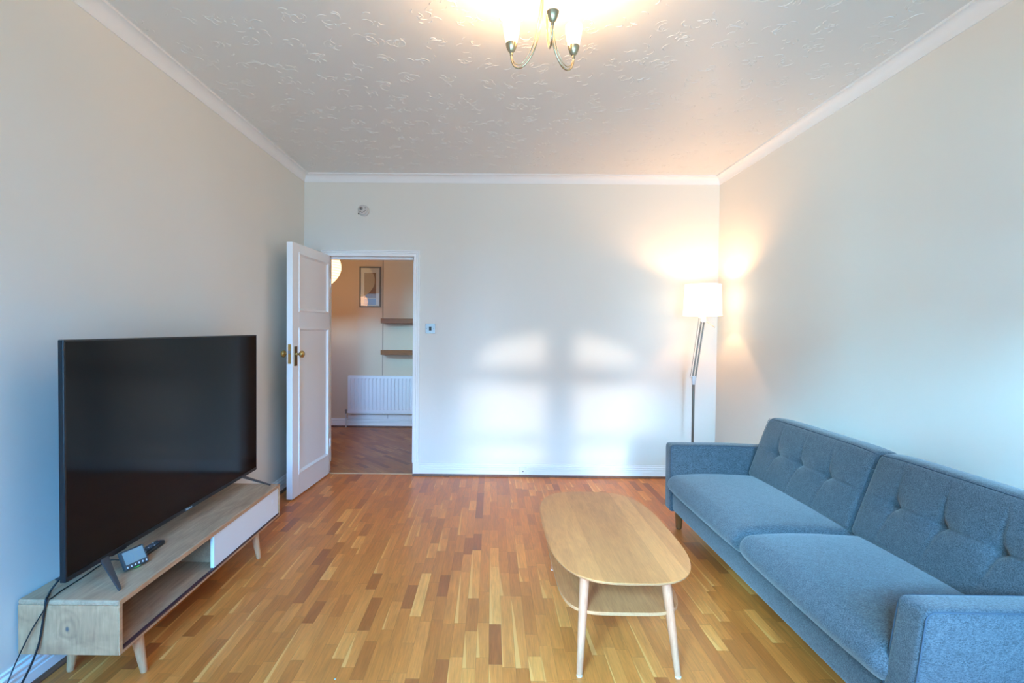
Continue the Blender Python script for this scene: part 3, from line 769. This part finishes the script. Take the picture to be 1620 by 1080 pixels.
for sy in (-1, 1):
    # curved-ended rail under the top
    y = cy + sy*(LY+.002); poly = []
    hw_ = LX-.012
    poly = [(-hw_, 0), (hw_, 0), (hw_, -.030)] + [(hw_ - .055*math.sin(PI/2*i/8), -.030 + .018*(1-math.cos(PI/2*i/8))) for i in range(1, 9)] + [(-hw_ + .055*math.sin(PI/2*i/8), -.030 + .018*(1-math.cos(PI/2*i/8))) for i in range(8, -1, -1)]
    bm = B(); prism(bm, poly[::-1], lambda p: Vector((cx+p[0], y-.009, cz-.018+p[1])), lambda p: Vector((cx+p[0], y+.009, cz-.018+p[1])))
    obj('rail', bm, M['ashleg'], ct)

# ------------------------------------------------------------------ sofa
sf = thing('sofa', 'blue grey fabric two-seater sofa with buttoned back cushions and wooden legs', 'sofa', (1.6, 2.50, 0))
# frame rail / base
bm = B(); rbox(bm, 1.60, 2.495, .200, .390, 1.02, .062, .022, (6,10,1), 3)
obj('base', bm, M['fabric'], sf, smooth=True)
# arms, flared outwards towards the top
ARM_Z0, ARM_Z1 = .135, .570
def arm(sgn, y_in_top, y_out_top, y_in_bot, y_out_bot):
    bm = B(); hx = .385; xc = 1.205+hx; hz = (ARM_Z1-ARM_Z0)/2; zc = (ARM_Z0+ARM_Z1)/2
    rr = .019; hy = abs(y_out_top-y_in_top)/2
    def fn(q, p):
        t = (p.z+hz)/(2*hz)
        yi = y_in_bot + (y_in_top-y_in_bot)*t; yo = y_out_bot + (y_out_top-y_out_bot)*t
        lo, hi = min(yi, yo), max(yi, yo)
        y = lo + (p.y+hy)/(2*hy)*(hi-lo)
        bulge = .006*math.sin(PI*max(0,min(1,(p.x+hx)/(2*hx))))*math.sin(PI*t)
        # top front corner drawn back into a soft round
        x = p.x; z = p.z
        fx = (p.x+hx)/.030; fz = (hz-p.z)/.030
        if fx < 1 and fz < 1:
            d = math.hypot(1-fx, 1-fz)
            if d > 1: k = 1/d; x = -hx + .030*(1-(1-fx)*k); z = hz - .030*(1-(1-fz)*k)
        x -= .014*(1-t)*(1 if fx < 6 else max(0, 1-(fx-6)/12))   # front edge leans forward slightly towards the floor
        z -= .012*max(0, q.x)
        return Vector((x, y + sgn*bulge*(1 if p.y*sgn > 0 else -1)*.5, z))
    rbox(bm, xc, 0, zc, hx, hy, hz, rr, (26,3,14), 4, fn)
    a = obj('arm', bm, M['fabric'], sf, smooth=True)
    # piping round the outer and inner faces
    for side, yt, yb in (('o', y_out_top, y_out_bot), ('i', y_in_top, y_in_bot)):
        pts = []; ins = .007; R = .026
        x0, x1, z0, z1 = 1.205+ins, 1.205+2*hx-ins, ARM_Z0+ins, ARM_Z1-ins
        path = [(x0, z0)] + [(x0, z0+(z1-R-z0)*i/8) for i in range(1, 9)] + [(x0+R-R*math.cos(PI/2*i/8), z1-R+R*math.sin(PI/2*i/8)) for i in range(1, 9)] + [(x0+R+(x1-x0-R)*i/10, z1) for i in range(1, 11)]
        for x, z in path:
            t = (z-ARM_Z0)/(ARM_Z1-ARM_Z0); fx = (x-1.205)/.030
            xx_ = x - .014*(1-t)*(1 if fx < 6 else max(0, 1-(fx-6)/12))
            zz_ = z - .012*max(0, (x-xc)/hx)
            off = -.0012 if side == 'o' else .0012
            y = yb + (yt-yb)*t
            sg = 1 if yt == max(y_in_top, y_out_top) else -1
            bl = .003*math.sin(PI*max(0,min(1,(x-1.205)/(2*hx))))*math.sin(PI*t)
            pts.append((xx_, y + sg*(bl-.0012), zz_))
        obj('piping', tube(B(), pts, .0026, 6), M['seam'], a, smooth=True)
    return a
arm(1, 3.475, 3.575, 3.415, 3.525)
arm(-1, 1.525, 1.425, 1.585, 1.470)
# outer back
bm = B()
def backfn(q, p):
    return Vector((p.x + .30*p.z, p.y, p.z))
rbox(bm, 1.895, 2.50, .42, .045, 1.00, .27, .03, (2,12,6), 4, backfn)
obj('back_frame', bm, M['fabric'], sf, smooth=True)
# seat cushions
def seat(y0, y1):
    bm = B(); hx, hy, hz = .335, (y1-y0)/2-.001, .068; RS = .056
    def fn(q, p):
        x, y, z = p
        q = Vector((p.x/hx, p.y/hy, p.z/hz)); fy = (1-q.y**4)
        z += max(0, q.z)**2*(.020*(1-abs(q.y)**3)*(1-max(0,q.x)**2)*(1-min(0,q.x)**6) - .012*max(0,q.x))
        # waterfall front: rounder, drawn under towards the bottom
        if q.x < -.2:
            t = (-q.x-.2)/.8
            z -= .014*t**2*(q.z+1)/2 ; x -= .016*(1-q.z**2)*t*fy
            x += .022*t*max(0, -q.z)
        return Vector((x, y, z))
    rbox(bm, 1.168+hx, (y0+y1)/2, .327, hx, hy, hz, RS, (20,22,2), 7, fn)
    c = obj('seat_cushion', bm, M['fabric'], sf, smooth=True)
    return c
seat(2.452, 3.440); seat(1.535, 2.448)
# back cushions: buttoned and creased, leaning back
def back_cushion(y0, y1, ybs):
    bm = B(); hx, hy, hz = .058, (y1-y0)/2-.001, .205
    lean = math.radians(20); yc = (y0+y1)/2
    c0 = Vector((1.700, 0, .388))      # bottom front edge
    ax = Vector((math.cos(lean), 0, -math.sin(lean))); az = Vector((math.sin(lean), 0, math.cos(lean)))
    def to(p):  # local (thickness, y, height) -> world
        q = c0 + ax*(p[0]+hx) + az*(p[2]+hz); return Vector((q.x, p[1]+yc, q.z))
    def surf(y, z):
        """outward swelling of the front face at local y,z (positive = towards the room)"""
        s = .020*(1-abs(y/hy)**4)*(1-abs(z/hz)**3)
        for yb in ybs:
            yl = yb-yc; r = math.hypot((y-yl)/1.15, z)
            s -= .026*math.exp(-(r/.020)**2) + .014*math.exp(-(r/.062)**2)
            # vertical crease, bowed
            yy = yl + (.040*(min(0, z)/hz)**2*1.0 + .026*(max(0, z)/hz)**2)
            s -= .0085*math.exp(-((y-yy)/.0055)**2)*(1-abs(z/hz)**3)*(.35+.65*math.exp(-(z/.12)**2))
        s -= .0075*math.exp(-(z/.005)**2)*(1-abs(y/hy)**10)
        return s
    def fn(q, p):
        x, y, z = p
        w = max(0, min(1, (-q.x+.2)/1.2))
        x -= surf(y, z)*w
        # soft ends: top edge dips a little at the corners
        if q.z > .6: z -= .010*abs(q.y)**6
        if q.z > .6: z += (.034*(q.x+1)/2 + .006*(1-q.x**2))*min(1,(q.z-.6)/.3)
        return Vector((x, y, z))
    rbox(bm, 0, 0, 0, hx, hy, hz, .026, (2,110,52), 4, fn)
    for v in bm.verts: v.co = to(v.co)
    c = obj('back_cushion', bm, M['fabric'], sf, smooth=True)
    for yb in ybs:
        yl = yb-yc; p = to((-hx - surf(yl, 0) + .001, yl, 0))
        b2 = B(); lathe(b2, [(.0105,-.004),(.0108,.001),(.008,.004),(.001,.0055)], p, -ax, 16)
        obj('cushion_button', b2, M['fabric'], c, smooth=True)
    # seam along the top front edge and down the near end
    pts = []
    n = 40
    for i in range(n+1):
        y = -hy+.010 + (2*hy-.020)*i/n
        pts.append(to((-hx+.0035, y, hz-.0065-.010*abs(y/hy)**6)))
    obj('piping', tube(B(), pts, .0018, 6), M['seam'], c, smooth=True)
    for e in (-1, 1):
        pts = [to((-hx+.0035, e*(hy-.006), -hz+.03+(2*hz-.05)*i/12)) for i in range(13)]
        obj('piping', tube(B(), pts, .0014, 6), M['seam'], c, smooth=True)
back_cushion(2.462, 3.440, (3.205, 2.965, 2.720))
back_cushion(1.535, 2.458, (2.265, 2.030, 1.795))
for lx_, ly_ in ((1.272, 3.478), (1.272, 1.53), (1.90, 3.478), (1.90, 1.53)):
    bm = B(); tube(bm, [(lx_-.003, ly_, .145), (lx_, ly_, .012), (lx_, ly_, .008)], [.027, .020, .019], 24)
    lg = obj('leg', bm, M['sofaleg'], sf, smooth=True, auto=.8)
    obj('foot_glide', lathe(B(), [(.014,0),(.015,.008)], (lx_, ly_, 0), seg=16), M['black'], lg)

# ------------------------------------------------------------------ floor lamp
fl = thing('floor_lamp', 'slim metal floor lamp with lit white drum shade in the corner', 'floor lamp', (1.694, 4.35, 0))
obj('lamp_base', lathe(B(), [(.140,0),(.142,.004),(.142,.014),(.136,.020),(.030,.026),(.016,.034)], (1.694, 4.35, 0), seg=48), M['steel'], fl, smooth=True, auto=.5)
obj('pole', tube(B(), [(1.694, 4.35, .03), (1.694, 4.35, .905)], .0105, 16), M['chromerod'], fl, smooth=True, auto=.8)
bm = B(); lathe(bm, [(.013,0),(.015,.004),(.015,.030),(.012,.036)], (1.694, 4.35, .885), seg=20)
box(bm, 1.680, 1.712, 4.338, 4.362, .915, .958, .004)
obj('elbow_joint', bm, M['lampwhite'], fl, smooth=True, auto=.5)
j0, j1 = Vector((1.697, 4.35, .945)), Vector((1.762, 4.35, 1.415))
d_ = (j1-j0).normalized(); sd_ = Vector((d_.z, 0, -d_.x))
for off in (-.0115, .0115): obj('arm_rod', tube(B(), [j0+sd_*off, j1+sd_*off], .0068, 12), M['chromerod'], fl, smooth=True, auto=.8)
obj('tension_wire', tube(B(), [j0-sd_*.031+Vector((0,0,.0)), j1-sd_*.031+Vector((0,0,.030))], .0022, 6), M['chromerod'], fl)
hj = obj('head_joint', box(B(), 1.747, 1.785, 4.336, 4.364, 1.408, 1.462, .006), M['lampwhite'], fl)
obj('wire_anchor', tube(B(), [j1-sd_*.034+Vector((0,0,.028)), Vector((1.762,4.35,1.440))], .004, 8), M['lampwhite'], hj)
obj('wire_anchor', tube(B(), [j0-sd_*.034, j0+Vector((.0,0,.012))], .0035, 8), M['lampwhite'], fl)
obj('handle', tube(B(), [(1.772, 4.345, 1.430), (1.842, 4.30, 1.365)], [.0022, .0028], 8), M['brass_arm'], fl)
obj('lamp_holder', tube(B(), [(1.766, 4.35, 1.455), (1.766, 4.35, 1.53)], .017, 16), M['lampwhite'], fl)
LC = (1.758, 4.35)
bm = B(); lathe(bm, [(.152,1.462),(.141,1.722),(.139,1.722),(.150,1.462)], (LC[0], LC[1], 0), seg=64, cap=(False, False))
# close the rim
obj('lamp_shade', bm, M['lamp_glow'], fl, smooth=True, auto=.8)
bm = B()
for a in (0, 2*PI/3, 4*PI/3): tube(bm, [(LC[0], LC[1], 1.50), (LC[0]+.149*math.cos(a), LC[1]+.149*math.sin(a), 1.50)], .0015, 6)
obj('shade_ring', bm, M['lampwhite'], fl)
obj('bulb', lathe(B(), [(.012,0),(.014,.02),(.028,.05),(.030,.068),(.022,.088),(.001,.098)], (LC[0], LC[1], 1.525), seg=24), M['lamp_glow'], fl, smooth=True)

# ------------------------------------------------------------------ ceiling light
CX, CY = .197, 2.03
cl = thing('ceiling_light', 'brass three-arm ceiling light with lit opal glass shades', 'ceiling light', (CX, CY, H))
obj('ceiling_plate', lathe(B(), [(.065,0),(.065,-.008),(.055,-.018),(.020,-.026),(.018,-.040),(.001,-.042)], (CX, CY, H), seg=40), M['brass_arm'], cl, smooth=True, auto=.5)
R_ = .145
for ang in (-90+4, 30+4, 150+4):
    a = math.radians(ang); u = Vector((math.cos(a), math.sin(a), 0))
    def AP3(r, z): return Vector((CX, CY, 0)) + u*r + Vector((0,0,z))
    main = smoothpath([AP3(.010, 2.70), AP3(.013, 2.62), AP3(.022, 2.52), AP3(.045, 2.435), AP3(.078, 2.386), AP3(.108, 2.372), AP3(.132, 2.384), AP3(.144, 2.412), AP3(.145, 2.430)], 7)
    thin = smoothpath([AP3(.010, 2.70), AP3(.022, 2.60), AP3(.034, 2.52), AP3(.054, 2.448), AP3(.082, 2.402), AP3(.108, 2.385), AP3(.128, 2.394), AP3(.140, 2.414), AP3(.145, 2.430)], 7)
    am = obj('arm', tube(B(), main, .0042, 10), M['brass_arm'], cl, smooth=True)
    obj('inner_rod', tube(B(), thin, .0022, 8), M['brass_arm'], am, smooth=True)
    c = AP3(R_, 0)
    obj('lamp_cup', lathe(B(), [(.004,2.424),(.0062,2.430),(.0062,2.437),(.0125,2.444),(.0185,2.456),(.0222,2.468),(.0230,2.476),(.0212,2.477),(.012,2.446)], (c.x, c.y, 0), seg=32, cap=(True, False)), M['cup'], cl, smooth=True, auto=.7)
    obj('glass_shade', lathe(B(), [(.016,2.452),(.0225,2.480),(.0290,2.510),(.0330,2.538),(.0335,2.556),(.0315,2.558),(.0300,2.540),(.020,2.480)], (c.x, c.y, 0), seg=32, cap=(True, False)), M['shade_glow'], cl, smooth=True)
    L = bpy.data.lights.new('candle_bulb', 'POINT'); L.energy = 9.8; L.color = (1,.58,.27); L.shadow_soft_size = .018
    lo = bpy.data.objects.new('candle_bulb_light', L); COL.objects.link(lo); lo.location = (c.x, c.y, 2.562)

# ------------------------------------------------------------------ lights
def point(name, loc, e, col, r=.03):
    L = bpy.data.lights.new(name, 'POINT'); L.energy = e; L.color = col; L.shadow_soft_size = r
    o = bpy.data.objects.new(name, L); COL.objects.link(o); o.location = loc; return o
point('floor_lamp_light', (LC[0], LC[1], 1.640), 20, (1,.54,.26), .035)
point('lantern_light', (lx, ly, 1.72), 6.0, (1,.46,.12), .12)
S = bpy.data.lights.new('low_sun', 'SUN'); S.energy = 1.3; S.color = (1,.92,.82); S.angle = math.radians(2.0)
so_ = bpy.data.objects.new('low_sun', S); COL.objects.link(so_)
dirv = Vector((.025, 1, -.175)).normalized()
so_.rotation_euler = dirv.to_track_quat('-Z', 'Y').to_euler()
def portal(name, x0, x1, z0, z1, y):
    L = bpy.data.lights.new(name, 'AREA'); L.shape = 'RECTANGLE'; L.size = x1-x0; L.size_y = z1-z0; L.cycles.is_portal = True
    o = bpy.data.objects.new(name, L); COL.objects.link(o); o.location = ((x0+x1)/2, y, (z0+z1)/2); o.rotation_euler = (PI/2, 0, 0)
portal('window_portal', WX0, WX1, WZ0, WZ1, YW-.16)
portal('hall_window_portal', hx0, hx1, hz0, hz1, YB+.01)

SKY, HAZE, SIDEGLOW = 66.0, .95, 3.4
HCOL, GCOL = (.97,1.08,1.03), (.42,1.0,1.32)
w = bpy.data.worlds.new('sky'); SC.world = w; w.use_nodes = True
nt = w.node_tree; k = NB(nt); bg = nt.nodes['Background']
s = k.n('ShaderNodeSeparateXYZ'); k.link(k.n('ShaderNodeTexCoord').outputs['Generated'], s.inputs[0])
base = k.ramp(k.maprange(s.outputs[2], -.3, .8), [(0,(.06,.10,.13)),(.26,(.08,.15,.22)),(.30,(.080,.47,1.05)),(.6,(.070,.43,1.05)),(1,(.055,.39,1.05))])
side = k.math('MULTIPLY_ADD', s.outputs[0], -.45, 1.0)
sv = k.n('ShaderNodeCombineXYZ')
for i in range(3): k.link(side, sv.inputs[i])
base = k.mix(1.0, base, sv.outputs[0], 'MULTIPLY')
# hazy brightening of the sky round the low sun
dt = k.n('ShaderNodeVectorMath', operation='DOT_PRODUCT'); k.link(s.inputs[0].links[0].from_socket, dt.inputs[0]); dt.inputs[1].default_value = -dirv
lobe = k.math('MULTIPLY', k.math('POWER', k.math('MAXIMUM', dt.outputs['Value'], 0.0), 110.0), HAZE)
# added sky glow from the left that lights up the right wall
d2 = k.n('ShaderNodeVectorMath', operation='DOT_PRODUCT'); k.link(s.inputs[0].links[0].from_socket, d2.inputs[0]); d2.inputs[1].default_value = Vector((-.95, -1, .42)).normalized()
lobe2 = k.math('MULTIPLY', k.math('POWER', k.math('MAXIMUM', d2.outputs['Value'], 0.0), 14.0), SIDEGLOW)
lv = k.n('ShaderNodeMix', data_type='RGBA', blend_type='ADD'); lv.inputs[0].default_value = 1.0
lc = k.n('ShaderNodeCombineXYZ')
for i in range(3): k.link(k.math('ADD', k.math('MULTIPLY', lobe, HCOL[i]), k.math('MULTIPLY', lobe2, GCOL[i])), lc.inputs[i])
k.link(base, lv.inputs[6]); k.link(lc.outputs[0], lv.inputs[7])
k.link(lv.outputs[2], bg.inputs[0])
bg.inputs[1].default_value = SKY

# ------------------------------------------------------------------ camera
cam = bpy.data.cameras.new('camera'); co = bpy.data.objects.new('camera', cam); COL.objects.link(co)
yaw, pitch, roll = -.0079, -.0216, .0093
f = Vector((math.sin(yaw)*math.cos(pitch), math.cos(yaw)*math.cos(pitch), math.sin(pitch)))
r = Vector((math.cos(yaw), -math.sin(yaw), 0)); u = r.cross(f)
r2 = r*math.cos(roll)+u*math.sin(roll); u2 = -r*math.sin(roll)+u*math.cos(roll)
co.matrix_world = Matrix(((r2.x,u2.x,-f.x,0),(r2.y,u2.y,-f.y,0),(r2.z,u2.z,-f.z,1.3375),(0,0,0,1)))
cam.sensor_width = 36; cam.lens = 819.58/1620*36; cam.shift_x = 38.21/1620; cam.shift_y = -2.49/1620; cam.clip_start = .02
SC.camera = co
SC.view_settings.view_transform = 'Standard'; SC.view_settings.look = 'None'; SC.view_settings.exposure = 0.08; SC.view_settings.gamma = 1
SC.view_settings.use_curve_mapping = False
SC.cycles.max_bounces = 10; SC.cycles.diffuse_bounces = 6; SC.cycles.sample_clamp_indirect = 4
SC.cycles.use_denoising = True
